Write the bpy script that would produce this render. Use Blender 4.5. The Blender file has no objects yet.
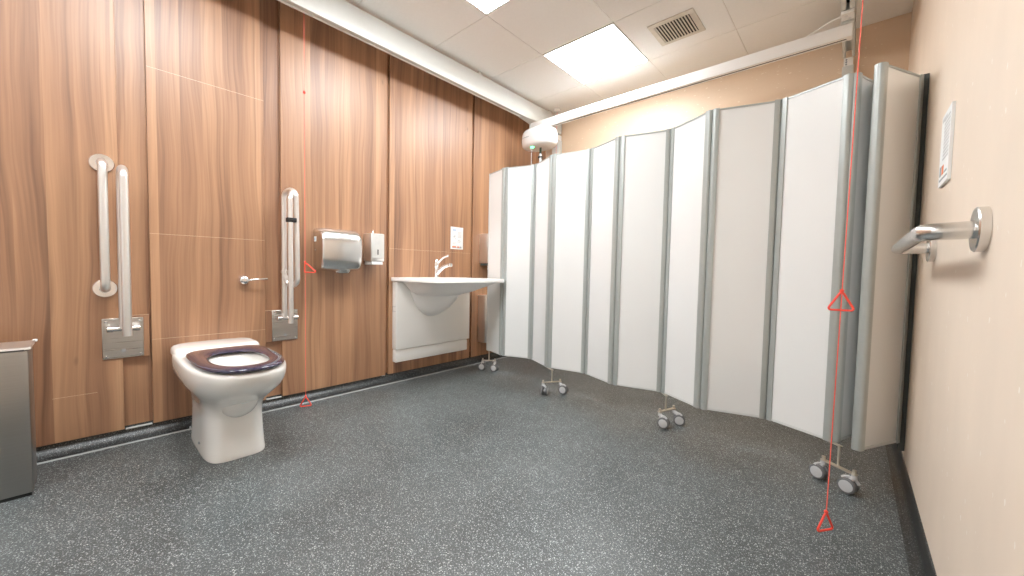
import bpy, bmesh, math, random
from mathutils import Vector, Matrix
random.seed(7)
sc = bpy.context.scene
col = sc.collection
V = Vector
PI = math.pi

# ------------------------------------------------------------------ materials
def nt(name):
    m = bpy.data.materials.new(name); m.use_nodes = True
    t = m.node_tree; b = t.nodes['Principled BSDF']
    return m, t, b
def N(t, kind, **kw):
    n = t.nodes.new(kind)
    for k, v in kw.items():
        if hasattr(n, k): setattr(n, k, v)
        else: n.inputs[k].default_value = v
    return n
def ramp(t, stops):
    r = t.nodes.new('ShaderNodeValToRGB'); e = r.color_ramp.elements
    while len(e) < len(stops): e.new(0.5)
    for el, (p, c) in zip(e, stops):
        el.position = p; el.color = (*c, 1) if len(c) == 3 else c
    return r
def mixc(t, fac, a, b, blend='MIX'):
    m = t.nodes.new('ShaderNodeMix'); m.data_type = 'RGBA'; m.blend_type = blend
    for sock, v in ((m.inputs[0], fac), (m.inputs[6], a), (m.inputs[7], b)):
        if hasattr(v, 'links'): t.links.new(v, sock)
        elif isinstance(v, (int, float)): sock.default_value = v
        else: sock.default_value = (*v, 1)
    return m.outputs[2]
def math_(t, op, a, b=None):
    m = t.nodes.new('ShaderNodeMath'); m.operation = op
    for i, v in enumerate((a, b)):
        if v is None: continue
        if hasattr(v, 'links'): t.links.new(v, m.inputs[i])
        else: m.inputs[i].default_value = v
    return m.outputs[0]
def simple(name, c, rough=.5, metal=0, noise=0.04, scale=30, coat=0, spec=.5, bump=0):
    m, t, b = nt(name)
    b.inputs['Roughness'].default_value = rough
    b.inputs['Metallic'].default_value = metal
    b.inputs['Specular IOR Level'].default_value = spec
    b.inputs['Coat Weight'].default_value = coat
    b.inputs['Coat Roughness'].default_value = .06
    g = N(t, 'ShaderNodeTexCoord'); n = N(t, 'ShaderNodeTexNoise'); n.inputs['Scale'].default_value = scale
    t.links.new(g.outputs['Object'], n.inputs['Vector'])
    lo = tuple(max(0, x*(1-noise)) for x in c); hi = tuple(min(1, x*(1+noise)) for x in c)
    r = ramp(t, [(.3, lo), (.7, hi)]); t.links.new(n.outputs['Fac'], r.inputs['Fac'])
    t.links.new(r.outputs['Color'], b.inputs['Base Color'])
    if bump:
        bp = N(t, 'ShaderNodeBump'); bp.inputs['Strength'].default_value = bump; bp.inputs['Distance'].default_value = .002
        t.links.new(n.outputs['Fac'], bp.inputs['Height']); t.links.new(bp.outputs['Normal'], b.inputs['Normal'])
    return m

def brushed(name, c, rough=.3, axis='Z', contrast=.12):
    m, t, b = nt(name)
    b.inputs['Metallic'].default_value = 1
    g = N(t, 'ShaderNodeTexCoord'); mp = N(t, 'ShaderNodeMapping')
    sc_ = {'X': (3, 260, 260), 'Y': (260, 3, 260), 'Z': (260, 260, 3)}[axis]
    mp.inputs['Scale'].default_value = sc_
    n = N(t, 'ShaderNodeTexNoise'); n.inputs['Scale'].default_value = 1; n.inputs['Detail'].default_value = 3
    t.links.new(g.outputs['Object'], mp.inputs['Vector']); t.links.new(mp.outputs[0], n.inputs['Vector'])
    r = ramp(t, [(.3, tuple(x*(1-contrast) for x in c)), (.7, c)])
    t.links.new(n.outputs['Fac'], r.inputs['Fac']); t.links.new(r.outputs['Color'], b.inputs['Base Color'])
    rr = N(t, 'ShaderNodeMapRange'); rr.inputs['To Min'].default_value = rough*.92; rr.inputs['To Max'].default_value = rough*1.08
    t.links.new(n.outputs['Fac'], rr.inputs['Value']); t.links.new(rr.outputs[0], b.inputs['Roughness'])
    return m

def wood_mat():
    m, t, b = nt('walnut_laminate')
    g = N(t, 'ShaderNodeNewGeometry'); oi = N(t, 'ShaderNodeObjectInfo')
    sp = N(t, 'ShaderNodeSeparateXYZ'); t.links.new(g.outputs['Position'], sp.inputs[0])
    off = math_(t, 'MULTIPLY', oi.outputs['Random'], 37.0)
    y0 = math_(t, 'ADD', sp.outputs['Y'], off)
    z0 = math_(t, 'ADD', sp.outputs['Z'], math_(t, 'MULTIPLY', off, 3.7))
    def vec(a, b_, sx, sz):
        c = N(t, 'ShaderNodeCombineXYZ')
        t.links.new(math_(t, 'MULTIPLY', a, sx), c.inputs[0]); t.links.new(math_(t, 'MULTIPLY', b_, sz), c.inputs[1])
        return c.outputs[0]
    # slow warp of the grain lines along the height
    w = N(t, 'ShaderNodeTexNoise'); w.inputs['Scale'].default_value = 1; w.inputs['Detail'].default_value = 2
    t.links.new(vec(y0, z0, 2.6, .95), w.inputs['Vector'])
    wy = math_(t, 'ADD', y0, math_(t, 'MULTIPLY', math_(t, 'SUBTRACT', w.outputs['Fac'], .5), .10))
    # veneer leaves: a new tone every 9 cm or so
    pl = math_(t, 'FLOOR', math_(t, 'MULTIPLY', math_(t, 'ADD', y0, 0), 11.0))
    wn = N(t, 'ShaderNodeTexWhiteNoise'); wn.noise_dimensions = '1D'; t.links.new(pl, wn.inputs['W'])
    n1 = N(t, 'ShaderNodeTexNoise'); n1.inputs['Scale'].default_value = 1; n1.inputs['Detail'].default_value = 4; n1.inputs['Roughness'].default_value = .6
    t.links.new(vec(math_(t, 'ADD', wy, math_(t, 'MULTIPLY', wn.outputs['Value'], 5)), z0, 9.5, .24), n1.inputs['Vector'])
    n2 = N(t, 'ShaderNodeTexNoise'); n2.inputs['Scale'].default_value = 1; n2.inputs['Detail'].default_value = 5
    t.links.new(vec(wy, z0, 130, 1.6), n2.inputs['Vector'])
    n3 = N(t, 'ShaderNodeTexNoise'); n3.inputs['Scale'].default_value = 1; n3.inputs['Detail'].default_value = 2
    t.links.new(vec(wy, z0, 46, .5), n3.inputs['Vector'])
    base = ramp(t, [(.27, (.165, .072, .036)), (.43, (.315, .155, .079)), (.55, (.42, .220, .113)), (.70, (.56, .325, .18))])
    f = math_(t, 'ADD', math_(t, 'MULTIPLY', n1.outputs['Fac'], .76), math_(t, 'MULTIPLY', n2.outputs['Fac'], .22))
    f = math_(t, 'ADD', f, math_(t, 'MULTIPLY', math_(t, 'SUBTRACT', wn.outputs['Value'], .5), .11))
    t.links.new(f, base.inputs['Fac'])
    streak = ramp(t, [(.30, (.56, .50, .46)), (.47, (1, 1, 1))])
    t.links.new(n3.outputs['Fac'], streak.inputs['Fac'])
    c = mixc(t, .68, base.outputs['Color'], streak.outputs['Color'], 'MULTIPLY')
    # knots
    vk = N(t, 'ShaderNodeTexVoronoi'); vk.inputs['Scale'].default_value = 1
    t.links.new(vec(wy, z0, 4.2, 1.7), vk.inputs['Vector'])
    kr = ramp(t, [(.0, (.25, .2, .18)), (.05, (1, 1, 1))]); t.links.new(vk.outputs['Distance'], kr.inputs['Fac'])
    c = mixc(t, .6, c, kr.outputs['Color'], 'MULTIPLY')
    t.links.new(c, b.inputs['Base Color'])
    b.inputs['Roughness'].default_value = .43
    b.inputs['Specular IOR Level'].default_value = 1.0
    return m

def floor_mat(name='speckled_safety_vinyl', k=1.0):
    m, t, b = nt(name)
    g = N(t, 'ShaderNodeNewGeometry')
    n = N(t, 'ShaderNodeTexNoise'); n.inputs['Scale'].default_value = 2.2; n.inputs['Detail'].default_value = 6; n.inputs['Roughness'].default_value = .62
    t.links.new(g.outputs['Position'], n.inputs['Vector'])
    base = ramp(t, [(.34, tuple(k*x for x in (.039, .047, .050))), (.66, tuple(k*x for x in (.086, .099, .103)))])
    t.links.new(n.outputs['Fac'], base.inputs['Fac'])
    nf = N(t, 'ShaderNodeTexNoise'); nf.inputs['Scale'].default_value = 260; nf.inputs['Detail'].default_value = 2
    t.links.new(g.outputs['Position'], nf.inputs['Vector'])
    fr = ramp(t, [(.42, (.72, .72, .72)), (.66, (1.5, 1.5, 1.5))]); t.links.new(nf.outputs['Fac'], fr.inputs['Fac'])
    c = mixc(t, 1, base.outputs['Color'], fr.outputs['Color'], 'MULTIPLY')
    for scale, thr, keep, tone in ((200, .36, .36, (.34, .38, .38)), (300, .40, .34, (.24, .27, .27)), (135, .27, .26, (.52, .56, .55))):
        dn = N(t, 'ShaderNodeTexNoise'); dn.inputs['Scale'].default_value = scale*1.7
        t.links.new(g.outputs['Position'], dn.inputs['Vector'])
        off = N(t, 'ShaderNodeVectorMath'); off.operation = 'MULTIPLY_ADD'
        t.links.new(dn.outputs['Color'], off.inputs[0]); off.inputs[1].default_value = (.003, .003, .003); t.links.new(g.outputs['Position'], off.inputs[2])
        v = N(t, 'ShaderNodeTexVoronoi'); v.inputs['Scale'].default_value = scale
        t.links.new(off.outputs[0], v.inputs['Vector'])
        near = math_(t, 'LESS_THAN', v.outputs['Distance'], thr)
        sc2 = N(t, 'ShaderNodeSeparateColor'); t.links.new(v.outputs['Color'], sc2.inputs[0])
        sel = math_(t, 'LESS_THAN', sc2.outputs[0], keep)
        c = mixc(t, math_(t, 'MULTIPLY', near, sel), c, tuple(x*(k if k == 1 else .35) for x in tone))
    t.links.new(c, b.inputs['Base Color'])
    rr = N(t, 'ShaderNodeMapRange'); rr.inputs['To Min'].default_value = .34; rr.inputs['To Max'].default_value = .50
    t.links.new(n.outputs['Fac'], rr.inputs['Value']); t.links.new(rr.outputs[0], b.inputs['Roughness'])
    lf = N(t, 'ShaderNodeTexNoise'); lf.inputs['Scale'].default_value = 3.2; lf.inputs['Detail'].default_value = 1
    t.links.new(g.outputs['Position'], lf.inputs['Vector'])
    b1 = N(t, 'ShaderNodeBump'); b1.inputs['Strength'].default_value = .5; b1.inputs['Distance'].default_value = .012
    t.links.new(lf.outputs['Fac'], b1.inputs['Height'])
    b2 = N(t, 'ShaderNodeBump'); b2.inputs['Strength'].default_value = .25; b2.inputs['Distance'].default_value = .001
    t.links.new(nf.outputs['Fac'], b2.inputs['Height']); t.links.new(b1.outputs['Normal'], b2.inputs['Normal'])
    t.links.new(b2.outputs['Normal'], b.inputs['Normal'])
    b.inputs['Specular IOR Level'].default_value = .75
    return m

def laminate_mat(name, c, fleck, stretch, rough=.42):
    m, t, b = nt(name)
    g = N(t, 'ShaderNodeNewGeometry')
    n = N(t, 'ShaderNodeTexNoise'); n.inputs['Scale'].default_value = 1; n.inputs['Detail'].default_value = 4
    mp = N(t, 'ShaderNodeMapping'); mp.inputs['Scale'].default_value = tuple(6/s for s in stretch)
    t.links.new(g.outputs['Position'], mp.inputs['Vector']); t.links.new(mp.outputs[0], n.inputs['Vector'])
    base = ramp(t, [(.3, tuple(x*.965 for x in c)), (.7, tuple(min(1, x*1.025) for x in c))])
    t.links.new(n.outputs['Fac'], base.inputs['Fac'])
    out = base.outputs['Color']
    for scale, thr, keep in ((60, .17, .22), (28, .11, .30)):
        mp2 = N(t, 'ShaderNodeMapping'); mp2.inputs['Scale'].default_value = tuple(scale/s for s in stretch)
        dn = N(t, 'ShaderNodeTexNoise'); dn.inputs['Scale'].default_value = 70
        t.links.new(g.outputs['Position'], dn.inputs['Vector'])
        off = N(t, 'ShaderNodeVectorMath'); off.operation = 'MULTIPLY_ADD'
        t.links.new(dn.outputs['Color'], off.inputs[0]); off.inputs[1].default_value = (.012,)*3; t.links.new(g.outputs['Position'], off.inputs[2])
        t.links.new(off.outputs[0], mp2.inputs['Vector'])
        v = N(t, 'ShaderNodeTexVoronoi'); v.inputs['Scale'].default_value = 1; t.links.new(mp2.outputs[0], v.inputs['Vector'])
        near = math_(t, 'LESS_THAN', v.outputs['Distance'], thr)
        s2 = N(t, 'ShaderNodeSeparateColor'); t.links.new(v.outputs['Color'], s2.inputs[0])
        sel = math_(t, 'LESS_THAN', s2.outputs[0], keep)
        out = mixc(t, math_(t, 'MULTIPLY', math_(t, 'MULTIPLY', near, sel), .8), out, fleck)
    t.links.new(out, b.inputs['Base Color'])
    b.inputs['Roughness'].default_value = rough
    return m

def seat_mat():
    m, t, b = nt('navy_seat_plastic')
    b.inputs['Base Color'].default_value = (.020, .018, .055, 1)
    n = N(t, 'ShaderNodeTexNoise'); n.inputs['Scale'].default_value = 20
    r = ramp(t, [(.3, (.014, .014, .045)), (.7, (.03, .024, .062))]); t.links.new(n.outputs['Fac'], r.inputs['Fac'])
    t.links.new(r.outputs['Color'], b.inputs['Base Color'])
    b.inputs['Roughness'].default_value = .12; b.inputs['Coat Weight'].default_value = 1; b.inputs['Coat Roughness'].default_value = .04
    return m
def emit(name, c, s):
    m, t, b = nt(name)
    b.inputs['Base Color'].default_value = (*c, 1)
    n = N(t, 'ShaderNodeTexNoise'); n.inputs['Scale'].default_value = 3
    r = ramp(t, [(0, tuple(x*.98 for x in c)), (1, c)]); t.links.new(n.outputs['Fac'], r.inputs['Fac'])
    t.links.new(r.outputs['Color'], b.inputs['Emission Color']); b.inputs['Emission Strength'].default_value = s
    return m

WOOD = wood_mat(); FLOOR = floor_mat()
LAM_R = laminate_mat('beige_wall_laminate', (.81, .685, .565), (.93, .86, .78), (1, .9, 1.7))
LAM_B = laminate_mat('tan_wall_laminate', (.76, .585, .425), (.92, .80, .66), (2.6, 1, .8))
CEIL = simple('ceiling_tile_white', (.91, .915, .905), .9, noise=.01, scale=60)
GRID = simple('ceiling_grid_paint', (.72, .69, .65), .6)
TRUNK = simple('white_painted_metal', (.64, .65, .625), .35, noise=.01)
SCREEN = simple('white_screen_board', (.80, .812, .808), .18, noise=.006, scale=5, coat=.3)
PROF = simple('grey_screen_profile', (.42, .45, .44), .34, metal=.25, noise=.02)
PROF_L = simple('pale_screen_trim', (.66, .68, .67), .35, metal=.1, noise=.02)
DARKP = simple('shade_dark_grey', (.11, .12, .115), .8, spec=.15)
STEEL = brushed('brushed_steel', (.88, .875, .86), .36, 'Z', .03)
STEELY = brushed('brushed_steel_horizontal', (.76, .75, .73), .24, 'Y', .04)
PLATE = brushed('brushed_plate_steel', (.60, .585, .56), .28, 'Y', .05)
BINSTEEL = brushed('brushed_bin_steel', (.36, .352, .335), .36, 'Y', .06)
CHROME = simple('polished_chrome', (.86, .86, .87), .09, metal=1, noise=.01)
CERAM = simple('white_ceramic', (.86, .85, .82), .12, noise=.01, scale=4, coat=.5)
SINKW = simple('white_resin', (.90, .89, .87), .28, noise=.01, scale=4)
CAB = simple('cream_plastic_cover', (.87, .86, .83), .34, noise=.01, scale=4)
SEAT = seat_mat()
RED = simple('red_plastic', (.90, .085, .055), .35)
REDC = simple('red_cord_nylon', (.92, .17, .13), .6, noise=.12, scale=300)
BLACK = simple('black_plastic', (.02, .02, .02), .4)
TYRE = simple('dark_grey_tyre', (.15, .155, .16), .55)
HUB = simple('pale_grey_plastic', (.52, .53, .54), .4)
BRASS = simple('zinc_plated_steel', (.66, .62, .54), .35, metal=.8)
VINYLSHADE = floor_mat('coved_vinyl_with_shade', .16)  # floor vinyl darkened: shade at the foot of the walls is in its colour
WELD = simple('grey_weld_bead', (.33, .35, .35), .4, noise=.1, scale=60)
WHITEP = simple('white_paper', (.82, .84, .84), .6, noise=.01)
GREYINK = simple('grey_ink', (.33, .36, .38), .6)
ORINK = simple('orange_ink', (.80, .22, .08), .6)
BLUINK = simple('pale_blue_ink', (.45, .58, .74), .6)
SEAM = simple('pale_joint_line', (.80, .62, .44), .5)
WHITEPL = simple('gloss_white_plastic', (.84, .84, .84), .2, noise=.005, coat=.3)
VENTD = simple('vent_shadow_interior', (.05, .045, .035), .8)
VENTW = simple('vent_cream_paint', (.70, .66, .58), .5)
LAMP = emit('light_diffuser', (.955, .985, 1.0), 13)
LED = emit('green_indicator', (.05, 1.0, .35), 5)

# ------------------------------------------------------------------ mesh helpers
def obj(name, bm, mat, parent=None, smooth=True, ang=38, **props):
    me = bpy.data.meshes.new(name)
    bmesh.ops.recalc_face_normals(bm, faces=bm.faces[:])
    bm.to_mesh(me); bm.free()
    if smooth:
        me.polygons.foreach_set('use_smooth', [True]*len(me.polygons))
        me.set_sharp_from_angle(angle=math.radians(ang))
    me.materials.append(mat)
    o = bpy.data.objects.new(name, me); col.objects.link(o)
    if parent: o.parent = parent; o.matrix_parent_inverse = Matrix.Translation(-V(parent.location)) if parent.type == 'EMPTY' else Matrix.Identity(4)
    for k, v in props.items(): o[k] = v
    return o
def thing(name, label, cat, loc, group=None):
    o = bpy.data.objects.new(name, None); col.objects.link(o); o.location = loc; o.empty_display_size = .1
    o['label'] = label; o['category'] = cat
    if group: o['group'] = group
    return o
def tag(o, label, cat, group=None):
    o['label'] = label; o['category'] = cat
    if group: o['group'] = group
    return o
def B(): return bmesh.new()
def box(bm, x0, x1, y0, y1, z0, z1, bev=0, seg=2, M=None):
    r = bmesh.ops.create_cube(bm, size=1)
    vs = r['verts']
    for v in vs:
        v.co = V(((x0+x1)/2 + v.co.x*(x1-x0), (y0+y1)/2 + v.co.y*(y1-y0), (z0+z1)/2 + v.co.z*(z1-z0)))
    if bev:
        es = list({e for v in vs for e in v.link_edges})
        r = bmesh.ops.bevel(bm, geom=es, offset=bev, segments=seg, profile=.5, affect='EDGES', clamp_overlap=True)
        vs = list({v for f in r['faces'] for v in f.verts} | {v for v in vs if v.is_valid})
    if M is not None:
        for v in vs: v.co = M @ v.co
    return bm
def bx(*a, **k): return box(B(), *a, **k)
def frame_from(d):
    d = d.normalized(); a = V((0, 0, 1)) if abs(d.z) < .9 else V((0, 1, 0))
    u = d.cross(a).normalized(); return u, d.cross(u).normalized()
def fillet(pts, r, seg=8):
    out = [V(pts[0])]
    for i in range(1, len(pts)-1):
        p0, p, p1 = V(pts[i-1]), V(pts[i]), V(pts[i+1])
        a = (p0-p); b = (p1-p); la, lb = a.length, b.length; a.normalize(); b.normalize()
        th = a.angle(b)
        if th > PI-.01: out.append(p); continue
        t = min(r/math.tan(th/2), la*.499, lb*.499); rr = t*math.tan(th/2)
        c = p + (a+b).normalized()*(rr/math.sin(th/2))
        s, e = (p+a*t)-c, (p+b*t)-c
        tot = s.angle(e); ax = s.cross(e).normalized()
        for k in range(seg+1): out.append(c + Matrix.Rotation(tot*k/seg, 3, ax) @ s)
    out.append(V(pts[-1])); return out
def tube(bm, pts, r, n=14, closed=False, caps=True):
    pts = [V(p) for p in pts]; q = [pts[0]]
    for p in pts[1:]:
        if (p-q[-1]).length > 1e-5: q.append(p)
    pts = q; m = len(pts)
    if closed and (pts[0]-pts[-1]).length < 1e-5: pts.pop(); m -= 1
    tang = []
    for i in range(m):
        if closed: d = pts[(i+1) % m]-pts[i-1]
        else: d = pts[min(i+1, m-1)]-pts[max(i-1, 0)]
        tang.append(d.normalized())
    u, w = frame_from(tang[0]); rings = []
    for i in range(m):
        if i:
            ax = tang[i-1].cross(tang[i])
            if ax.length > 1e-7:
                R = Matrix.Rotation(tang[i-1].angle(tang[i]), 3, ax.normalized()); u = R @ u; w = R @ w
        rr = r[i] if isinstance(r, (list, tuple)) else r
        rings.append([bm.verts.new(pts[i]+u*math.cos(a)*rr+w*math.sin(a)*rr) for a in [2*PI*k/n for k in range(n)]])
    for i in range(m if closed else m-1):
        a, b = rings[i], rings[(i+1) % m]
        for k in range(n): bm.faces.new((a[k], a[(k+1) % n], b[(k+1) % n], b[k]))
    if caps and not closed:
        bm.faces.new(rings[0][::-1]); bm.faces.new(rings[-1])
    return bm
def cyl(bm, a, b, r, n=24, r2=None):
    return tube(bm, [a, b], [r, r2 if r2 is not None else r], n)
def lathe(bm, a, d, prof, n=28):           # prof: (along, radius)
    d = V(d).normalized(); u, w = frame_from(d); rings = []
    for s, r in prof:
        c = V(a)+d*s
        rings.append([bm.verts.new(c+u*math.cos(2*PI*k/n)*max(r, 1e-4)+w*math.sin(2*PI*k/n)*max(r, 1e-4)) for k in range(n)])
    for A, C in zip(rings, rings[1:]):
        for k in range(n): bm.faces.new((A[k], A[(k+1) % n], C[(k+1) % n], C[k]))
    bm.faces.new(rings[0][::-1]); bm.faces.new(rings[-1])
    return bm
def loft(bm, rings, cap0=True, cap1=True, closed_loop=False):
    R = [[bm.verts.new(p) for p in r] for r in rings]
    pairs = list(zip(R, R[1:])) + ([(R[-1], R[0])] if closed_loop else [])
    n = len(R[0])
    for a, b in pairs:
        for k in range(n): bm.faces.new((a[k], a[(k+1) % n], b[(k+1) % n], b[k]))
    if not closed_loop:
        if cap0: bm.faces.new(R[0][::-1])
        if cap1: bm.faces.new(R[-1])
    return bm
def extrude_poly(bm, pts2, z0, z1):        # vertical prism
    return loft(bm, [[(x, y, z0) for x, y in pts2], [(x, y, z1) for x, y in pts2]])

H = 2.552; XR = 2.851; YB = 3.64; YF = -1.9

# ------------------------------------------------------------------ the room
def struct(name, bm, mat, **k): return obj(name, bm, mat, kind='structure', **k)
struct('floor', bx(-.03, XR+.02, YF-.02, YB+.02, -.06, 0), FLOOR, smooth=False)

def cove(bm, path_fn, y0, y1):             # cross-section pts (x,z) swept along y
    pts = path_fn
    loft(bm, [[(x, y0, z) for x, z in pts], [(x, y1, z) for x, z in pts]])
    return bm
R = .072
arc = [(-.022+R-R*math.cos(a), R-R*math.sin(a)) for a in [PI/2*k/8 for k in range(9)]]
prof = [(-.030, .105), (-.022, .105)] + arc + [(-.022+R, -.002), (-.030, -.002)]
struct('baseboard_left', cove(B(), prof, YF, YB), VINYLSHADE)
struct('trim_1', cove(B(), [(.045, .0), (.049, .0035), (.059, .0035), (.063, .0)], YF, YB-.02), WELD)
R2 = .03
arc = [(XR-.004-R2+R2*math.sin(a), R2-R2*math.cos(a)) for a in [PI/2*k/8 for k in range(9)]]
prof = [(XR+.002, -.002), (XR-.004-R2, -.002)] + arc + [(XR-.004, .095), (XR+.002, .10)]
struct('baseboard_right', cove(B(), prof, YF, YB), VINYLSHADE)
struct('baseboard_back', bx(0, XR, YB-.006, YB+.002, 0, .10, bev=.002), VINYLSHADE)
struct('baseboard_front', bx(0, XR, YF-.002, YF+.006, 0, .10, bev=.002), VINYLSHADE)

wl = struct('wall_left', bx(-.12, -.03, YF-.1, YB+.1, -.06, H+.1), LAM_B, smooth=False)
def panel(y0, y1, z0=.057, z1=H-.002, x0=-.020, x1=0.0, mat=WOOD, name='wall_panel', bev=.0015):
    return obj(name, bx(x0, x1, y0, y1, z0, z1, bev=bev, seg=1), mat, wl, smooth=False)
panel(YF, .258); panel(.362, .868); panel(.958, 1.668); panel(1.694, 2.524); panel(2.550, YB)
for a, b in ((.258, .362), (.868, .958), (1.668, 1.694), (2.524, 2.550)):
    panel(a, b, x0=-.030, x1=-.0215, name='recessed_strip', bev=0)
panel(.262, .354, .41, .620, x0=-.0212, x1=-.0005, name='mounting_pad')
panel(.869, .957, .41, .605, x0=-.0212, x1=-.0005, name='mounting_pad')
for a, b in ((.262, .358), (.872, .954), (1.640, 1.667)):
    panel(a, b, .052, .0565, x0=-.0212, x1=-.004, mat=PROF_L, name='bottom_trim', bev=0)
for a, b, z in ((.363, .867, 1.032), (1.695, 2.523, 1.032), (.363, .867, .492), (.363, .867, 1.857), (.262, .354, .6215), (.869, .957, .6065), (.033, .17, .262)):
    panel(a, b, z-.00055, z+.00055, x0=-.004, x1=.0003, mat=SEAM, name='panel_joint', bev=0)

struct('wall_back', bx(-.12, XR+.1, YB, YB+.1, -.06, H+.1), LAM_B, smooth=False)
struct('wall_right', bx(XR, XR+.1, YF-.1, YB, -.06, H+.1), LAM_R, smooth=False)
struct('wall_front', bx(-.12, XR+.1, YF-.1, YF, -.06, H+.1), CAB, smooth=False)

# ceiling: lay-in tiles with fine joints; lamps and the vent take the place of tiles
GX = [-.417, .183, .783, 1.383, 1.983, 2.583, 3.183]
GY = [-2.266+.6*k for k in range(11)]
cb = B(); gb = B()
LC = [(2, 8), (2, 6), (2, 4), (2, 2)]
for i in range(6):
    for j in range(10):
        x0, x1 = max(GX[i], -.03), min(GX[i+1], XR); y0, y1 = max(GY[j], YF), min(GY[j+1], YB)
        if x1-x0 < .02 or y1-y0 < .02: continue
        if (i, j) in LC: continue
        box(cb, x0+.0022, x1-.0022, y0+.0022, y1-.0022, H, H+.015)
ce = struct('ceiling', cb, CEIL, smooth=False)
obj('ceiling_backing', bx(-.12, XR+.1, YF-.1, YB+.1, H+.12, H+.16), GRID, ce, smooth=False)
gb = B()
for x in GX[1:6]: box(gb, x-.012, x+.012, YF, YB, H+.004, H+.02)
for y in GY[1:]:
    if y < YB: box(gb, -.03, XR, y-.012, y+.012, H+.0035, H+.0195)
obj('ceiling_grid', gb, GRID, ce, smooth=False)
lamp_labels = {(2, 8): 'square flush ceiling light nearest the vent and the folding screen', (2, 6): 'square flush ceiling light cut off by the top edge of the photo',
    (2, 4): 'square flush ceiling light above the toilet', (2, 2): 'square flush ceiling light behind the camera by the wood wall',
    }
for ci, j in LC:
    x0, x1, y0, y1 = GX[ci], GX[ci+1], GY[j], GY[j+1]
    t = thing('ceiling_light', lamp_labels[(ci, j)], 'ceiling light', ((x0+x1)/2, (y0+y1)/2, H), 'square ceiling lights')
    f = B(); w = .012
    for a in ((x0+.002, x1-.002, y0+.002, y0+w), (x0+.002, x1-.002, y1-w, y1-.002), (x0+.002, x0+w, y0+w, y1-w), (x1-w, x1-.002, y0+w, y1-w)):
        box(f, *a, H-.003, H+.03)
    obj('frame', f, TRUNK, t, smooth=False)
    obj('diffuser', bx(x0+w, x1-w, y0+w, y1-w, H, H+.008), LAMP, t, smooth=False)

# vent
t = thing('ceiling_vent', 'cream square ceiling vent with dark slots beside the ceiling light', 'vent', (1.68, 2.86, H), None)
f = B(); X0, X1, Y0, Y1 = 1.533, 1.828, 2.72, 3.0; a0, a1, b0, b1 = 1.566, 1.793, 2.757, 2.976
for a in ((X0, X1, Y0, b0), (X0, X1, b1, Y1), (X0, a0, b0, b1), (a1, X1, b0, b1)): box(f, *a, H-.008, H+.004, bev=.002, seg=1)
obj('frame', f, VENTW, t)
obj('backing', bx(a0, a1, b0, b1, H-.0015, H+.002), VENTD, t, smooth=False)
for k in range(12):
    x = a0 + (k+.5)*(a1-a0)/12
    M = Matrix.Translation((x, 0, H-.008)) @ Matrix.Rotation(math.radians(28), 4, 'Y')
    obj('slat', bx(-.0056, .0056, b0, b1, -.001, .001, M=M), VENTW, t, smooth=False)

# ------------------------------------------------------------------ ceiling hoist rails
t = thing('hoist_rail', 'long white side rail of the ceiling hoist running above the wood wall', 'hoist rail', (.22, 1.5, 2.36), 'hoist side rails')
b = B(); box(b, .205, .238, YF+.02, 3.60, 2.362, 2.528, bev=.003, seg=2)
obj('rail', b, TRUNK, t)
b = B(); box(b, .1965, .2045, YF+.02, 3.60, 2.356, 2.372, bev=.001, seg=1); obj('lower_lip', b, CAB, t)
for y in (-1.2, 0, 1.2, 2.4, 3.4): obj('rail_bracket', bx(.207, .232, y-.02, y+.02, 2.528, H-.0005), GRID, t)
t = thing('hoist_rail', 'white side rail with a dark slot, ending above the right half of the screen', 'hoist rail', (2.563, 1.5, 2.36), 'hoist side rails')
b = B(); box(b, 2.533, 2.548, 2.985, 3.595, 2.356, 2.46, bev=.002, seg=1); box(b, 2.578, 2.593, 2.985, 3.595, 2.356, 2.46, bev=.002, seg=1); box(b, 2.533, 2.593, 2.985, 3.595, 2.40, 2.46)
box(b, 2.533, 2.557, YF+.02, 2.982, 2.356, 2.46, bev=.002, seg=1); box(b, 2.571, 2.593, YF+.02, 2.982, 2.356, 2.46, bev=.002, seg=1); box(b, 2.533, 2.593, YF+.02, 2.982, 2.40, 2.46)
obj('rail', b, TRUNK, t)
obj('slot', bx(2.5575, 2.5705, YF+.03, 2.98, 2.392, 2.4), BLACK, t, smooth=False)
obj('end_plate', bx(2.535, 2.591, 2.984, 3.06, 2.338, 2.3555, bev=.002, seg=1), CAB, t)
b = B()
for y, x in ((3.01, 2.558), (3.04, 2.572)): cyl(b, (x, y, 2.3385), (x, y, 2.334), .007, 12)
obj('bolt', b, CHROME, t)
for y in (-1, .4, 1.8, 3.0): obj('rail_bracket', bx(2.548, 2.578, y-.03, y+.03, 2.46, H-.0005), GRID, t)

tb = thing('hoist_beam', 'white cross beam spanning the back of the room under the ceiling', 'hoist beam', (1.4, 3.12, 2.30), None)
b = B(); box(b, .222, 2.585, 3.095, 3.150, 2.262, 2.337, bev=.004, seg=2); obj('beam', b, SINKW, tb)
obj('slot_shadow', bx(.42, 2.56, 3.118, 3.128, 2.2612, 2.2625), BLACK, tb, smooth=False)
b = B(); box(b, .19, .26, 3.07, 3.18, 2.3375, 2.355, bev=.003, seg=1); box(b, 2.535, 2.592, 3.085, 3.16, 2.337, 2.3555, bev=.002, seg=1)
obj('trolley', b, TRUNK, tb)
obj('end_cap', bx(.205, .2215, 3.09, 3.155, 2.255, 2.345, bev=.004), TRUNK, tb)
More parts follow.
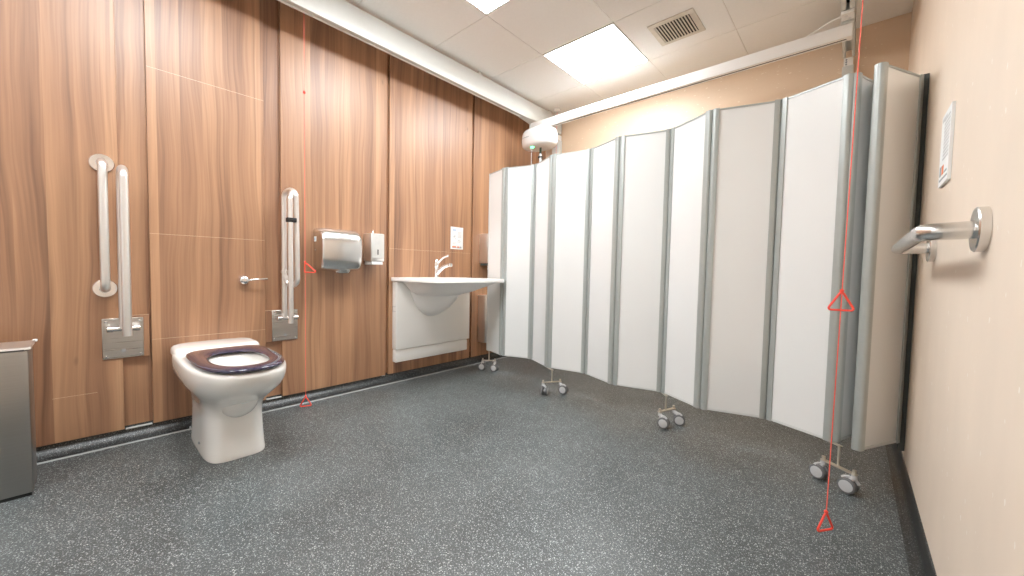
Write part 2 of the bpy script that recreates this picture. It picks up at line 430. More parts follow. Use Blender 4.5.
# slack supply cables from rail to beam
b = tube(B(), fillet([(2.562, 3.02, 2.345), (2.50, 3.05, 2.36), (2.40, 3.10, 2.345), (2.36, 3.115, 2.338)], .2), .0035, 8); obj('cable', b, CAB, tb)
b = B(); loft(b, [[(.20, 2.93, 2.353), (.235, 2.95, 2.353), (.235, 3.09, 2.340), (.20, 3.09, 2.335)], [(.20, 2.93, 2.350), (.245, 2.95, 2.350), (.30, 3.093, 2.337), (.20, 3.09, 2.330)]])
obj('gusset', b, TRUNK, tb, smooth=False)

# posts
def post(x0, x1, y0, y1, lab):
    t = thing('hoist_post', lab, 'post', ((x0+x1)/2, (y0+y1)/2, 0), 'hoist support posts')
    b = B(); box(b, x0, x1, y0, y1, .012, 2.30, bev=.003, seg=2); obj('post', b, TRUNK, t)
    b = B(); box(b, x0+.006, x1-.006, y0+.004, y1-.004, 2.30, 2.354); obj('post_head', b, CAB, t)
    b = B(); box(b, x0-.03, x1+.03, y0-.02, y1, .0, .012); obj('base_plate', b, TRUNK, t)
    b = B()
    for z in (2.31, 2.325, 2.34): cyl(b, ((x0+x1)/2-.01, y0+.005, z), ((x0+x1)/2-.01, y0-.001, z), .005, 10)
    obj('bolt', b, GREYINK, t)
post(.135, .225, 3.57, 3.632, 'white hoist post in the corner behind the hoist motor')
post(2.532, 2.592, 3.585, 3.632, 'white hoist post rising behind the right half of the screen')

# motor
MY = 3.06
t = thing('hoist_motor', 'rounded white hoist motor hanging at the left end of the cross beam', 'hoist motor', (.37, MY, 2.15), None)
def rrect(cx, cy, hx, hy, z, n=48, e=3.2):
    out = []
    for k in range(n):
        a = 2*PI*k/n; c, s = math.cos(a), math.sin(a)
        out.append((cx+hx*math.copysign(abs(c)**(2/e), c), cy+hy*math.copysign(abs(s)**(2/e), s), z))
    return out
rs = []
for z, s in ((2.052, .45), (2.053, .72), (2.060, .86), (2.076, .95), (2.10, .99), (2.14, 1), (2.17, .985), (2.195, .95), (2.214, .88), (2.226, .76), (2.230, .5)):
    rs.append(rrect(.362, MY, .182*s, .125*s, z, e=2.6))
body = obj('housing', loft(B(), rs), WHITEPL, t)
obj('hanger', bx(.30, .42, MY-.03, MY+.06, 2.227, 2.2615, bev=.003), TRUNK, t)
b = B(); lathe(b, (.335, MY-.075, 2.056), (0, 0, -1), [(0, .012), (.003, .017), (.007, .015), (.009, .008)]); obj('indicator_lamp', b, LED, t)
# script marks on the housing: short grey strokes (not legible in the photograph)
b = B()
for k in range(10):
    x = .232+.010*k; hgt = (.010, .006, .007, .006, .009, .006, .007, .010, .006, .008)[k]
    yy = MY-.125*(1-abs((x-.362)/.178)**3)**(1/3)-.0006
    tube(b, [(x, yy, 2.137), (x+.003, yy-.0004, 2.137+hgt), (x+.007, yy-.001, 2.138)], .0012, 6)
obj('lettering', b, GREYINK, t)
b = B(); box(b, .392, .414, MY-.036, MY-.032, 1.985, 2.046); obj('lift_strap', b, BLACK, t, smooth=False)
b = B(); lathe(b, (.403, MY-.034, 1.985), (0, 0, -1), [(0, .012), (.02, .013), (.022, .020), (.032, .020), (.034, .012), (.075, .012), (.08, .008)]); sp = obj('strap_connector', b, HUB, t)
b = B(); lathe(b, (.403, MY-.034, 1.962), (0, 0, -1), [(0, .016), (.002, .0225), (.009, .0225), (.011, .016)]); obj('collar', b, BLACK, sp)
b = tube(B(), [(.335, MY-.085, 2.040), (.334, MY-.085, 1.8), (.334, MY-.085, 1.25)], .0032, 8); obj('control_cable', b, HUB, t)
b = B(); box(b, .31, .358, MY-.1, MY-.07, 1.10, 1.25, bev=.008); obj('hand_control', b, HUB, t)

# ------------------------------------------------------------------ red pull cords
def pullcord(x, y, zt, zb, lab, grp, mids, face=0.0, xb=None, size=.046, bead=None, fmid=None):
    xb = x if xb is None else xb
    t = thing('emergency_pull_cord', lab, 'pull cord', (x, y, zt), grp)
    def X(z): return x+(xb-x)*(zt-z)/(zt-zb)
    obj('cord', tube(B(), [(X(zt), y, zt), (X(zb+size), y, zb+size*.86)], .0016, 8), REDC, t)
    b = B(); lathe(b, (x, y, H), (0, 0, -1), [(0, .038), (.018, .038), (.024, .032), (.026, .006)]) if zt > H-.04 else box(b, x-.012, x+.012, y-.012, y+.012, zt-.012, zt)
    obj('switch_housing', b, WHITEPL, t)
    for z in mids+[zb]:
        fa = face if z == zb or fmid is None else fmid; c, s = math.cos(fa), math.sin(fa); w = size/2*1.1; h = size
        L = lambda u, v, sh=(size*.5 if bead and z != zb else 0): V((X(z)+(u+sh*(v < size*.9))*c, y+(u+sh*(v < size*.9))*s, z+v))
        pts = [L(-w, 0), L(w, 0), L(0, h)]
        mid = [(pts[0]+pts[2])/2]
        loop = fillet([mid[0], pts[0], pts[1], pts[2], mid[0]], .006, 5)
        b = tube(B(), loop, .0034, 8, closed=True)
        bmesh.ops.create_icosphere(b, subdivisions=2, radius=.0062, matrix=Matrix.Translation(L(0, h)))
        obj('triangle_handle', b, RED, t)
    if bead:
        b = B(); bmesh.ops.create_icosphere(b, subdivisions=2, radius=.008, matrix=Matrix.Translation((X(bead), y, bead)) @ Matrix.Diagonal((1, 1, 1.15, 1)))
        obj('bead', b, RED, t)
    return t
pullcord(2.643, 1.75, H, .050, 'red pull cord hanging in front of the right end of the screen', 'red emergency cords', [.775], .95, 2.620, .062, fmid=.15)
pullcord(.15, 1.041, H, .012, 'red pull cord hanging beside the hand dryer, against the wood wall', 'red emergency cords', [.845], 1.15, .15, .062, 1.925)
pullcord(.30, 3.42, H, .30, 'red pull cord in the far corner, glimpsed under the hoist motor', 'red emergency cords', [], .4, .30, .05)

# ------------------------------------------------------------------ vertical grab rail (left wall)
def flange(bm, c, d, r=.041):
    lathe(bm, c, d, [(0, r), (.006, r), (.0095, r-.003), (.010, .020), (.014, .0185)])
t = thing('grab_rail', 'vertical steel grab rail with round flanges on the wood wall', 'grab rail', (0, .205, .75), None)
G = [(0.012, .205, 1.345), (.068, .205, 1.345), (.068, .205, .757), (0.012, .205, .757)]
obj('bar', tube(B(), fillet(G, .035), .0165, 18), STEEL, t)
for z in (1.345, .757):
    b = B(); flange(b, (0.0005, .205, z), (1, 0, 0), .043); obj('flange', b, CHROME, t)
# horizontal grab rail (right wall)
t = thing('grab_rail', 'horizontal steel grab rail fixed to the beige right wall', 'grab rail', (XR, 1.7, .98), None)
G = [(XR-.012, 1.388, .984), (XR-.088, 1.388, .982), (XR-.088, 2.045, .982), (XR-.012, 2.045, .984)]
obj('bar', tube(B(), fillet(G, .028), .0185, 20), STEELY, t)
for y in (1.388, 2.045):
    b = B(); lathe(b, (XR-.0005, y, .984), (-1, 0, 0), [(0, .0465), (.014, .0465), (.0165, .044), (.017, .0200), (.019, .0195)]); obj('flange', b, STEELY, t)

# ------------------------------------------------------------------ folding support rails beside the toilet
def plate(t, y0, y1, z0, z1):
    b = B(); box(b, .0006, .006, y0, y1, z0, z1, bev=.002, seg=1); p = obj('wall_plate', b, PLATE, t)
    for y in (y0+.013, y1-.013):
        for z in (z0+.014, z1-.014):
            b = B(); lathe(b, (.0055, y, z), (1, 0, 0), [(0, .0055), (.003, .0055), (.0045, .003)], 12); obj('screw', b, CHROME, p)
    ym = (y0+y1)/2
    b = B(); lathe(b, (.0062, ym, z0+.036), (1, 0, 0), [(0, .009), (.0006, .009), (.0008, .006)], 16); obj('badge', b, HUB, p)
    b = B(); lathe(b, (.052, y0+.014, z1-.047), (0, 1, 0), [(0, .012), (.002, .0145), (.02, .0145), (.021, .012), (y1-y0-.051, .012), (y1-y0-.05, .0145), (y1-y0-.03, .0145), (y1-y0-.028, .012)], 20)
    box(b, .006, .052, y0+.016, y0+.026, z1-.058, z1-.036); box(b, .006, .052, y1-.026, y1-.016, z1-.058, z1-.036)
    obj('hinge', b, STEELY, t)
t = thing('folding_support_rail', 'raised folding support rail left of the toilet on a steel plate', 'support rail', (0, .262, .41), 'folding support rails')
plate(t, .190, .333, .415, .611)
G = [(.058, .262, .565), (.058, .264, 1.318), (.168, .268, 1.312), (.168, .268, .543)]
obj('rail', tube(B(), fillet(G, .054, 12), .0168, 20), STEEL, t)
t = thing('folding_support_rail', 'raised folding support rail right of the toilet with black clip and looped leg', 'support rail', (0, .972, .41), 'folding support rails')
plate(t, .902, 1.046, .414, .607)
G = [(.058, .955, .565), (.058, .955, 1.335), (.150, .992, 1.340), (.155, .996, .765), (.078, .968, .765), (.066, .959, .82)]
obj('rail', tube(B(), fillet(G, .046, 12), .0150, 20), STEEL, t)
obj('support_leg', tube(B(), fillet([(.145, .968, 1.318), (.165, .955, 1.28), (.168, .955, .540)], .02), .0145, 18), STEEL, t)
b = B(); box(b, .148, .186, .935, .985, 1.140, 1.166, bev=.004); obj('clip', b, BLACK, t)
b = B(); lathe(b, (.058, .955, .836), (0, 0, 1), [(0, .0165), (.001, .019), (.018, .019), (.019, .0165)]); box(b, .055, .15, .960, .972, .838, .852); obj('collar', b, STEEL, t)

# ------------------------------------------------------------------ toilet
TY = .603
def dring(x0, x1, hw, z, nb=7.0, nf=2.5, n=72, cxr=.45):
    # squarish at the wall end, rounded at the front
    cx = x0+(x1-x0)*cxr; out = []
    for k in range(n):
        a = 2*PI*k/n; c, s = math.cos(a), math.sin(a)
        e = nf if c >= 0 else nb
        L = (x1-cx) if c >= 0 else (cx-x0)
        # blend so the width is continuous across the join
        out.append((cx+L*math.copysign(abs(c)**(2/e), c), TY+hw*math.copysign(abs(s)**(2/e), s), z))
    return out
t = thing('toilet', 'white back-to-wall toilet standing against the wood wall', 'toilet', (.4, TY, 0), None)
L = [(0, .10, .606, .121, 5, 4.6), (.012, .10, .607, .122, 5, 4.6), (.03, .10, .603, .119, 5, 4.6), (.12, .10, .597, .115, 5, 4.4), (.19, .10, .598, .114, 5, 4.0),
     (.225, .10, .608, .118, 5, 3.6), (.255, .098, .640, .127, 5, 3.2), (.285, .080, .695, .143, 5, 2.9), (.315, .045, .752, .162, 5, 2.7), (.345, .012, .802, .179, 4.5, 2.65),
     (.375, .001, .834, .187, 4.5, 2.6), (.400, .001, .850, .189, 4.2, 2.6), (.425, .001, .856, .188, 4.2, 2.6), (.436, .006, .852, .185, 4.2, 2.6), (.4405, .014, .842, .178, 4.2, 2.6)]
rings = [dring(x0, x1, hw, z, nb, nf) for z, x0, x1, hw, nb, nf in L]
inn = [(.4405, .395, .785, .125, 2.6, 2.3), (.432, .402, .778, .119, 2.5, 2.3), (.40, .410, .770, .113, 2.4, 2.2), (.33, .43, .73, .095, 2.2, 2.2), (.27, .46, .67, .065, 2, 2), (.24, .49, .62, .035, 2, 2)]
rings += [dring(x0, x1, hw, z, nb, nf) for z, x0, x1, hw, nb, nf in inn]
bowl = obj('bowl', loft(B(), rings), CERAM, t, ang=60)
# raised back shelf of the pan
rs = [dring(.001, .262, .182, .430, 3.4, 5, cxr=.5), dring(.001, .258, .181, .447, 3.4, 5, cxr=.5), dring(.003, .250, .177, .456, 3.4, 5, cxr=.5), dring(.010, .238, .169, .4615, 3.4, 5, cxr=.5), dring(.022, .222, .155, .4635, 3.4, 5, cxr=.5)]
obj('back_shelf', loft(B(), rs), CERAM, t, ang=50)
# trap bulge under the bowl
b = B(); bmesh.ops.create_uvsphere(b, u_segments=28, v_segments=16, radius=1, matrix=Matrix.Translation((.592, TY-.002, .262)) @ Matrix.Rotation(math.radians(-40), 4, 'Y') @ Matrix.Diagonal((.105, .075, .066, 1)))
obj('trap_bulge', b, CERAM, t)
for x, z in ((.20, .058), (.42, .050)):
    b = B(); lathe(b, (x, TY-.1205, z), (0, -1, 0), [(0, .007), (.004, .007), (.006, .004)], 14); obj('fixing_cap', b, GREYINK, t)
# water
b = B(); loft(b, [dring(.455, .68, .068, .272, 2, 2), dring(.455, .68, .068, .275, 2, 2)])
wm, wt, wb = nt('toilet_water'); wb.inputs['Base Color'].default_value = (.80, .86, .86, 1); wb.inputs['Roughness'].default_value = .03
wn_ = N(wt, 'ShaderNodeTexNoise'); wr = ramp(wt, [(0, (.74, .80, .80)), (1, (.82, .86, .86))]); wt.links.new(wn_.outputs['Fac'], wr.inputs['Fac']); wt.links.new(wr.outputs['Color'], wb.inputs['Base Color'])
obj('water', b, wm, t)
# seat ring
def srings():
    out = []
    N_ = 14
    for i in range(N_):
        a = 2*PI*i/N_
        f = .5+.5*math.cos(a)          # 1 outer 0 inner
        hz = .0125*math.sin(a)
        e = 1.0
        x0 = .272+(1-f)*.135; x1 = .856-(1-f)*.082; hw = .161-(1-f)*.058
        out.append(dring(x0, x1, hw, .4545+hz, 5.0-(1-f)*2.4, 2.7-(1-f)*.4, n=96, cxr=.42+(1-f)*.06))
    return out
st = obj('seat', loft(B(), srings(), closed_loop=True), SEAT, t, ang=80)
# flush plate mark on shelf
b = B(); box(b, .05, .062, TY-.118, TY-.09, .4622, .4632); obj('maker_mark', b, GREYINK, t, smooth=False)

# flush lever on the wall
t = thing('flush_lever', 'chrome flush lever on the wood wall above the toilet', 'flush lever', (0, .757, .79), None)
b = B(); lathe(b, (.0005, .757, .793), (1, 0, 0), [(0, .030), (.004, .030), (.008, .027), (.03, .024), (.036, .018), (.038, .006)], 28); obj('rose', b, CHROME, t)
b = B(); tube(b, [(.03, .768, .793), (.045, .80, .797), (.048, .835, .801), (.048, .868, .803)], [.006, .0048, .0045, .0058], 12); obj('handle', b, CHROME, t)

# ------------------------------------------------------------------ hand dryer
t = thing('hand_dryer', 'brushed steel hand dryer with curved front on the wood wall', 'hand dryer', (0, 1.28, .98), None)
y0, y1 = 1.144, 1.408
prof = [(.001, .862), (.08, .855), (.125, .868), (.150, .905), (.160, .96), (.160, 1.02), (.152, 1.070), (.125, 1.112), (.075, 1.132), (.001, 1.136)]
# smooth the profile (Catmull-Rom)
def cr(P, k=5, closed=False):
    out = []
    m = len(P)
    for i in range(m-1):
        p0 = P[max(i-1, 0)]; p1 = P[i]; p2 = P[i+1]; p3 = P[min(i+2, m-1)]
        for j in range(k):
            u = j/k
            out.append(tuple(.5*((2*p1[d])+(-p0[d]+p2[d])*u+(2*p0[d]-5*p1[d]+4*p2[d]-p3[d])*u*u+(-p0[d]+3*p1[d]-3*p2[d]+p3[d])*u**3) for d in range(len(p1))))
    out.append(P[-1]); return out
pr = cr(prof)
rs = []
for y, s in ((y0, .90), (y0+.004, .945), (y0+.013, .982), (y0+.03, 1), ((y0+y1)/2, 1.01), (y1-.03, 1), (y1-.013, .982), (y1-.004, .945), (y1, .90)):
    r = []
    for x, z in pr:
        xx = .001+(x-.001)*s; zz = .985+(z-.985)*s
        if z < .90 and abs(y-(y0+y1)/2) < .02: zz -= .006
        r.append((xx, y, zz))
    rs.append(r)
obj('cover', loft(B(), rs), STEELY, t, ang=50)
b = B(); rs = []
for z, sx, sy in ((.875, .048, .062), (.852, .044, .055), (.842, .038, .046)):
    rs.append([(.088+sx*math.cos(a), 1.295+sy*math.sin(a), z) for a in [2*PI*k/24 for k in range(24)]])
obj('nozzle', loft(b, rs), STEELY, t)
b = B(); box(b, .020, .050, y0-.0015, y0+.006, 1.045, 1.078); lab = obj('side_label', b, WHITEP, t, smooth=False)
b = B(); box(b, .026, .043, y0-.0020, y0-.0012, 1.052, 1.070); obj('label_print', b, BLUINK, lab, smooth=False)
for z in (.99,):
    b = B(); lathe(b, (.035, y0-.0005, z), (0, -1, 0), [(0, .005), (.002, .005), (.003, .003)], 12); obj('side_screw', b, CHROME, t)

# ------------------------------------------------------------------ paper / soap dispenser
t = thing('tissue_dispenser', 'small steel dispenser with white tray right of the hand dryer', 'dispenser', (0, 1.54, 1.0), None)
b = B(); box(b, .0006, .112, 1.488, 1.590, .928, 1.125, bev=.004); obj('body', b, STEEL, t)
b = B(); box(b, .1125, .116, 1.492, 1.588, .950, 1.122, bev=.0015, seg=1); fr = obj('front_cover', b, simple('satin_grey_cover', (.66, .65, .62), .3, metal=.3), t)
b = B(); box(b, .1162, .117, 1.535, 1.543, .975, 1.012); obj('slot', b, BLACK, fr, smooth=False)
b = B(); box(b, .0006, .108, 1.496, 1.582, .903, .9275, bev=.003); obj('tray', b, WHITEPL, t)
b = B(); lathe(b, (.06, 1.53, 1.125), (0, 0, 1), [(0, .006), (.004, .008), (.009, .008), (.014, .004), (.03, .003)], 14); obj('lock', b, CHROME, t)

# ------------------------------------------------------------------ wash basin
t = thing('wash_basin', 'white height-adjustable wash basin on the wood wall', 'wash basin', (.25, 2.09, .8), None)
BY0, BY1, BX = 1.712, 2.438, .545
def slab_ring(s, z, inset=0):
    pts = []
    r = .05
    P = [(.001, BY0+inset), (BX-inset, BY0+inset), (BX-inset, BY1-inset), (.001, BY1-inset)]
    def corner(cx, cy, a0):
        return [(cx+r*math.cos(a), cy+r*math.sin(a)) for a in [a0+PI/2*k/8 for k in range(9)]]
    out = [P[0]] + corner(BX-inset-r, BY0+inset+r, -PI/2) + corner(BX-inset-r, BY1-inset-r, 0) + [P[3]]
    return [(x, y, z) for x, y in out]
def bring(cx, cy, hx, hy, z, n=20, e=2.6):
    out = []
    for k in range(n):
        a = -PI*.75+2*PI*k/n; c, s = math.cos(a), math.sin(a)
        out.append((cx+hx*math.copysign(abs(c)**(2/e), c), cy+hy*math.copysign(abs(s)**(2/e), s), z))
    return out
# slab: outer shell then down into the basin
outer = [slab_ring(1, .7785, .020), slab_ring(1, .780, .006), slab_ring(1, .785, 0), slab_ring(1, .806, 0), slab_ring(1, .810, .003), slab_ring(1, .811, .010)]
n = len(outer[0])
inner = []
for cz, hx, hy in ((.8105, .185, .27), (.806, .178, .262), (.78, .165, .24), (.75, .135, .20), (.735, .08, .12)):
    r = []
    for k in range(n):
        x, y, _ = slab_ring(1, 0, .01)[k]
        a = math.atan2((y-2.085)/(BY1-BY0), (x-.27)/BX)
        r.append((.285+hx*math.cos(a), 2.085+hy*math.sin(a), cz))
    inner.append(r)
bm = B(); loft(bm, outer+inner)
obj('basin_top', bm, SINKW, t, ang=45)
# underside shell of the basin
def und(z, x0, x1, ya, yb, e=3.0):
    cx, cy, hx, hy = (x0+x1)/2, (ya+yb)/2, (x1-x0)/2, (yb-ya)/2
    return bring(cx, cy, hx, hy, z, 48, e)
bm = loft(B(), [und(.7788, .03, .525, 1.738, 2.420, 5), und(.762, .04, .500, 1.752, 2.385, 4.5), und(.735, .05, .470, 1.772, 2.30, 4), und(.705, .06, .43, 1.80, 2.22, 3.5), und(.682, .08, .38, 1.84, 2.14, 2.8), und(.672, .13, .30, 1.92, 2.06, 2.2)])
obj('basin_bowl', bm, SINKW, t, ang=50)
# moulded trap cowl
bm = B(); rs = []
for z, xo, ya, yb in ((.72, .26, 1.84, 2.31), (.68, .25, 1.85, 2.30), (.64, .235, 1.87, 2.28), (.60, .215, 1.89, 2.24), (.56, .19, 1.92, 2.19), (.53, .16, 1.95, 2.14), (.508, .125, 1.985, 2.10), (.497, .09, 2.01, 2.07)):
    cy, hy = (ya+yb)/2, (yb-ya)/2
    rs.append([(.058, ya, z)]+[(.058+(xo-.058)*math.sin(a), cy-hy*math.cos(a), z) for a in [PI*k/20 for k in range(1, 20)]]+[(.058, yb, z)])
obj('trap_cover', loft(bm, rs), SINKW, t, ang=60)
b = B(); box(b, .0006, .062, 1.722, 2.470, .252, .7815, bev=.006); obj('back_panel', b, CAB, t)
b = B(); box(b, .0006, .050, 1.726, 2.455, .150, .2495, bev=.006); obj('lower_panel', b, CAB, t)
b = B()
for z in (.548, .585): box(b, .008, .050, 1.7212, 1.7225, z, z+.0018)
box(b, .008, .0095, 1.7212, 1.7225, .548, .586); obj('side_catch', b, GREYINK, t, smooth=False)
b = B()
for y in (2.412, 2.424): lathe(b, (BX-.0005, y, .797), (1, 0, 0), [(0, .0035), (.0012, .0035)], 10)
obj('control_button', b, GREYINK, t)
# tap
tp = thing('lever_tap', 'chrome mixer tap with raised lever on the wash basin', 'tap', (.10, 2.063, .811), None)
b = B(); lathe(b, (.10, 2.063, .8112), (0, 0, 1), [(0, .027), (.006, .027), (.011, .022), (.016, .0185), (.085, .0185), (.092, .021), (.10, .022), (.118, .0215), (.130, .018), (.142, .016), (.150, .010)], 24); obj('tap_body', b, CHROME, tp)
b = B(); tube(b, cr([(.105, 2.066, .845), (.13, 2.076, .872), (.162, 2.088, .897), (.200, 2.102, .913), (.222, 2.110, .916)], 4), [.018]*4+[.0165]*4+[.0150]*4+[.0145]*3+[.0145, .015], 14)
lathe(b, (.222, 2.110, .930), (0, 0, -1), [(0, .014), (.003, .0175), (.026, .0175), (.028, .012)], 16); obj('spout', b, CHROME, tp)
b = B(); tube(b, cr([(.108, 2.066, .932), (.130, 2.075, .950), (.155, 2.084, .972), (.182, 2.096, .986), (.200, 2.103, .989)], 4), [.0145]*3+[.0115]*4+[.0100]*5+[.0105]*5, 12); obj('lever', b, CHROME, tp)

# notice above the basin
def notice(name, lab, org, u, v, w, h, nrm, blocks, th=.002, orient='l', bord=True):
    O, U, W, NN = V(org), V(u), V(v), V(nrm)
    def slab(a0, a1, b0, b1, d0, d1):
        bm = B(); c = []
        for d in (d0, d1):
            for a, b_ in ((a0, b0), (a1, b0), (a1, b1), (a0, b1)): c.append(O+U*a+W*b_+NN*d)
        loft(bm, [c[:4], c[4:]]); return bm
    s = obj(name, slab(0, w, 0, h, .0005, th), WHITEP, None, smooth=False); tag(s, lab, 'sign', 'paper notices')
    for kind, mat, rects in blocks:
        bm = B()
        for a0, a1, b0, b1 in rects:
            q = slab(a0, a1, b0, b1, th, th+.0006); me = bpy.data.meshes.new('tmp'); q.to_mesh(me); q.free(); bm.from_mesh(me); bpy.data.meshes.remove(me)
        obj(kind, bm, mat, s, smooth=False)
    return s
wN, hN = .142, .196
notice('notice', 'white instruction notice on the wood wall above the tap', (0, 2.288, 1.062), (0, 1, 0), (0, 0, 1), wN, hN, (1, 0, 0), [
    ('heading', BLUINK, [(.022, .060, .160, .176)]),
    ('text_lines', HUB, [(.078+.0*k, .120, .105+k*.011, .109+k*.011) for k in range(5)] + [(.022, .062, .055, .058), (.022, .055, .046, .049), (.074, .118, .070, .073), (.074, .112, .060, .063), (.022, .118, .032, .034)]),
    ('diagram', GREYINK, [(.028, .048, .104, .110), (.044, .050, .104, .128), (.052, .060, .088, .094), (.088, .1, .078, .084)]),
    ('orange_band', ORINK, [(.018, .062, .016, .026), (.074, .100, .016, .026)]), ('dark_band', GREYINK, [(.018, .124, .009, .0155), (.104, .124, .016, .026)])])
# notice on the right wall
notice('notice', 'framed white notice on the beige right wall above the grab rail', (XR, 2.0, 1.174), (0, -1, 0), (0, 0, 1), .160, .222, (-1, 0, 0), [
    ('heading', HUB, [(.020, .090, .200, .210)]),
    ('text_lines', HUB, [(.055, .145, .075+k*.012, .080+k*.012) for k in range(11)]),
    ('orange_band', ORINK, [(.055, .085, .030, .058)]), ('dark_band', GREYINK, [(.018, .045, .030, .060), (.095, .14, .030, .036), (.018, .150, .014, .020)])], th=.008)

# ------------------------------------------------------------------ dispensers and bin between basin and screen
t = thing('towel_dispenser', 'steel paper towel dispenser on the wall behind the screen end', 'dispenser', (0, 2.75, 1.08), None)
b = B(); box(b, .0006, .120, 2.636, 2.90, .945, 1.222, bev=.005); obj('body', b, STEEL, t)
b = B(); box(b, .006, .105, 2.65, 2.89, .925, .9445); obj('mouth', b, DARKP, t, smooth=False)
b = B(); box(b, .045, .085, 2.70, 2.84, .885, .9245, bev=.002); obj('paper_towel', b, WHITEP, t)
t = thing('waste_bin', 'steel wall-hung waste bin low behind the screen end', 'bin', (0, 2.75, .4), 'steel bins')
b = B(); box(b, .0006, .105, 2.628, 2.92, .195, .632, bev=.005); obj('body', b, STEEL, t)
b = B(); box(b, .0006, .110, 2.622, 2.926, .6325, .642, bev=.002); obj('rim', b, STEEL, t)
b = B(); box(b, .1052, .1075, 2.64, 2.91, .28, .62, bev=.001, seg=1); obj('front_door', b, STEEL, t)

# ------------------------------------------------------------------ freestanding bin at the left edge
t = thing('pedal_bin', 'brushed steel rectangular bin at the left edge of the photo', 'bin', (.31, -.17, 0), 'steel bins')
b = B(); box(b, .225, .392, -.34, -.002, .012, .548, bev=.004); obj('body', b, BINSTEEL, t)
b = B(); box(b, .229, .388, -.336, -.006, 0, .0118); obj('base', b, BLACK, t, smooth=False)
b = B(); box(b, .235, .384, -.33, -.012, .5485, .5515); obj('rim_gap', b, BLACK, t, smooth=False)
bm = B()
loft(bm, [[(.388, y, .5520), (.225, y, .5520), (.215, y, .5625), (.29, y, .5660), (.36, y, .5640), (.385, y, .5600)] for y in (-.336, .004)])
obj('lid', bm, STEEL, t, ang=20)
b = B(); box(b, .200, .2145, -.003, .010, .556, .566, bev=.002); obj('lid_hinge', b, WHITEPL, t)

# ------------------------------------------------------------------ folding screen
scr = thing('folding_screen', 'white concertina folding screen with grey edge profiles on castors', 'folding screen', (1.5, 2.4, 0), None)
Z0, Z1 = .172, 1.722
fold = [(.247, 2.523), (.489, 2.457), (.742, 2.540), (.997, 2.416), (1.282, 2.473), (1.542, 2.368), (1.827, 2.444), (2.078, 2.306), (2.360, 2.393), (2.618, 2.282), (2.718, 2.540), (2.690, 2.244), (2.826, 2.498)]
fold = [V((x, y, 0)) for x, y in fold]
def halfround(c, d, w, hw, n=8):
    # outline of an edge profile: rounded towards -d (outer side), flat towards the board
    side = V((-d.y, d.x, 0)); pts = []
    for k in range(n+1):
        a = PI/2+PI*k/n
        pts.append(c + d*hw*math.cos(a) + side*hw*math.sin(a))
    a, b_ = c + d*(w-hw) - side*hw, c + d*(w-hw) + side*hw
    return [(p.x, p.y) for p in pts] + [(a.x, a.y), (b_.x, b_.y)]
for i in range(len(fold)-1):
    a, b_ = fold[i], fold[i+1]; d = (b_-a).normalized(); side = V((-d.y, d.x, 0)); Ln = (b_-a).length
    hw = .0150; w = .030; g = .0158
    big = i in (8, 10, 11)
    c0 = a+d*g; c1 = b_-d*g
    # board between the profiles
    s = a+d*(g+w-hw); e = b_-d*(g+w-hw); tk = .009
    if i == 0: s = a+d*.004
    bm = B(); q = [s-side*tk, e-side*tk, e+side*tk, s+side*tk]
    extrude_poly(bm, [(p.x, p.y) for p in q], Z0+.010, Z1-.010)
    pn = obj('screen_panel', bm, SCREEN, scr, smooth=False)
    ends = [(c0, d), (c1, -d)] if i else [(c1, -d)]
    for c, dd in ends:
        bm = B(); extrude_poly(bm, halfround(c, dd, w, hw), Z0-.002, Z1+.001)
        obj('edge_profile', bm, PROF, pn, ang=30)
    if i == 0:
        bm = B(); q = [a-side*.012, a+d*.012-side*.012, a+d*.012+side*.012, a+side*.012]; extrude_poly(bm, [(p.x, p.y) for p in q], Z0, Z1)
        obj('end_profile', bm, PROF_L, pn, smooth=False)
    for z0_, z1_, nm in ((Z1-.0099, Z1-.002, 'top_rail'), (Z0, Z0+.0099, 'bottom_rail')):
        bm = B(); q = [s-side*.0115, e-side*.0115, e+side*.0115, s+side*.0115]; extrude_poly(bm, [(p.x, p.y) for p in q], z0_, z1_)
        obj(nm, bm, PROF_L if nm == 'bottom_rail' else PROF, pn, smooth=False)
bm = B(); box(bm, 2.829, XR-.0008, 2.502, 2.530, .13, 1.735, bev=.002, seg=1); obj('wall_channel', bm, DARKP, scr)  # dark grey paints in the shadow on the hinge profile and its gap
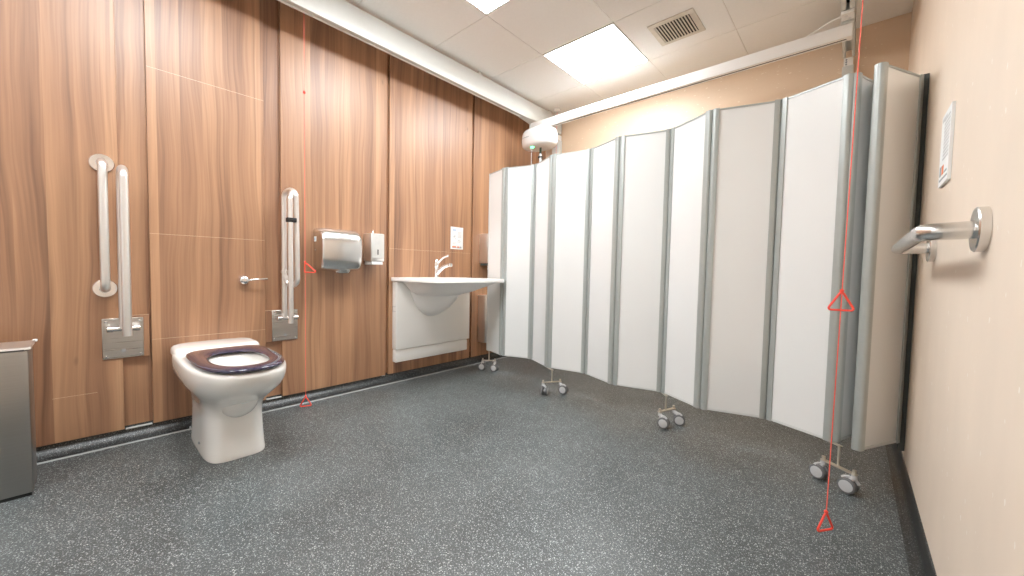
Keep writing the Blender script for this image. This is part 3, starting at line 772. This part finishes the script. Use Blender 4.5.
# castors
def castor(stem, p, q, wheels, at, zb=.082):
    fr = B(); S = V(stem); P = V(p); Q = V(q)
    dz = V((0, 0, 1))
    A = V((at[0], at[1])); S2 = V((S.x, S.y)); dd = (A-S2).normalized(); nn = V((-dd.y, dd.x))*.008
    extrude_poly(fr, [tuple(p_) for p_ in (S2-dd*.008-nn, A+dd*.008-nn, A+dd*.008+nn, S2-dd*.008+nn)], Z0-.0065, Z0-.0025)
    cyl(fr, (S.x, S.y, zb), (S.x, S.y, Z0-.003), .0052, 12)
    d = (Q-P).normalized(); sd = V((-d.y, d.x, 0))
    r = []
    for e in (P-d*.008, Q+d*.008): r.append([(e+sd*s_*.0085+dz*(zb+h_)) for s_, h_ in ((-1, -.003), (1, -.003), (1, .003), (-1, .003))])
    loft(fr, r)
    for e in (P, Q): cyl(fr, (e.x, e.y, zb+.003), (e.x, e.y, zb+.017), .0068, 12)
    fo = obj('castor_frame', fr, BRASS, scr)
    for e, (wx, wy), ax in wheels:
        e = V(e); wc = V((wx, wy, .0318)); ax = V((ax[0], ax[1], 0)).normalized()
        hb = B(); lathe(hb, wc-ax*.006, ax, [(0, .012), (.012, .012)], 16)
        tube(hb, [V((e.x, e.y, zb-.003)), V((e.x, e.y, .066)), wc+V((0, 0, .020))], [.010, .012, .009], 12)
        # arched hood over the wheel pair
        pts = []; tt = (wc-V((e.x, e.y, wc.z))); tt = tt.normalized() if tt.length > .004 else V((ax.y, -ax.x, 0))
        hood = [wc + V((0, 0, 1))*(.0340*math.sin(a)) - tt*(.0340*math.cos(a)) for a in [math.radians(20+k*12) for k in range(10)]]
        tube(hb, hood, .0062, 8)
        ho = obj('castor_housing', hb, HUB, fo)
        for sg in (-1, 1):
            wb = B(); lathe(wb, wc+ax*sg*.0065, ax*sg, [(0, .026), (.001, .0295), (.003, .0315), (.011, .0315), (.0145, .0295), (.0155, .025)], 28)
            obj('wheel', wb, TYRE, fo)
            cb_ = B(); lathe(cb_, wc+ax*sg*.0215, ax*sg, [(0, .0240), (.0014, .0232), (.0028, .014), (.0030, .003)], 24)
            obj('wheel_cap', cb_, HUB, fo)
castor((2.640, 2.262), (2.591, 2.281, 0), (2.691, 2.212, 0), [((2.591, 2.281, 0), (2.579, 2.272), (-.45, -.9)), ((2.691, 2.212, 0), (2.674, 2.212), (-.35, -.93))], (2.618, 2.282))
castor((1.868, 2.398), (1.854, 2.346, 0), (1.892, 2.463, 0), [((1.854, 2.346, 0), (1.884, 2.330), (.10, -1)), ((1.892, 2.463, 0), (1.932, 2.440), (.35, -.94))], (1.827, 2.444))
castor((1.058, 2.384), (1.027, 2.322, 0), (1.098, 2.432, 0), [((1.027, 2.322, 0), (1.050, 2.310), (.93, .35)), ((1.098, 2.432, 0), (1.130, 2.428), (.25, -.97))], (.997, 2.416))
castor((.282, 2.510), (.237, 2.477, 0), (.327, 2.540, 0), [((.237, 2.477, 0), (.245, 2.462), (.5, -.85)), ((.327, 2.540, 0), (.355, 2.505), (.35, -.93))], (.247, 2.523))

# ------------------------------------------------------------------ camera
cx, cy, cz = 2.65163, .15289, .87911
fwd = V((-.66676143, .74390246, -.04514775)); r_ = V((.743912, .66798007, .01993878)); u_ = V((-.0449903, .02029154, .99878132))
cd = bpy.data.cameras.new('camera'); cam = bpy.data.objects.new('camera', cd); col.objects.link(cam)
cd.sensor_width = 36; cd.lens = 380.0/1024*36; cd.clip_start = .01
M = Matrix(((r_.x, u_.x, -fwd.x, cx), (r_.y, u_.y, -fwd.y, cy), (r_.z, u_.z, -fwd.z, cz), (0, 0, 0, 1)))
cam.matrix_world = M
sc.camera = cam
w = bpy.data.worlds.new('world'); sc.world = w; w.use_nodes = True
w.node_tree.nodes['Background'].inputs[0].default_value = (.5, .5, .5, 1); w.node_tree.nodes['Background'].inputs[1].default_value = .0

sc.view_settings.view_transform = 'Standard'; sc.view_settings.look = 'None'; sc.view_settings.gamma = 1
sc.view_settings.use_curve_mapping = False
sc.view_settings.exposure = 1.3
sc.cycles.max_bounces = 14; sc.cycles.diffuse_bounces = 10; sc.cycles.glossy_bounces = 5
sc.cycles.use_denoising = True
sc.cycles.sample_clamp_indirect = 6
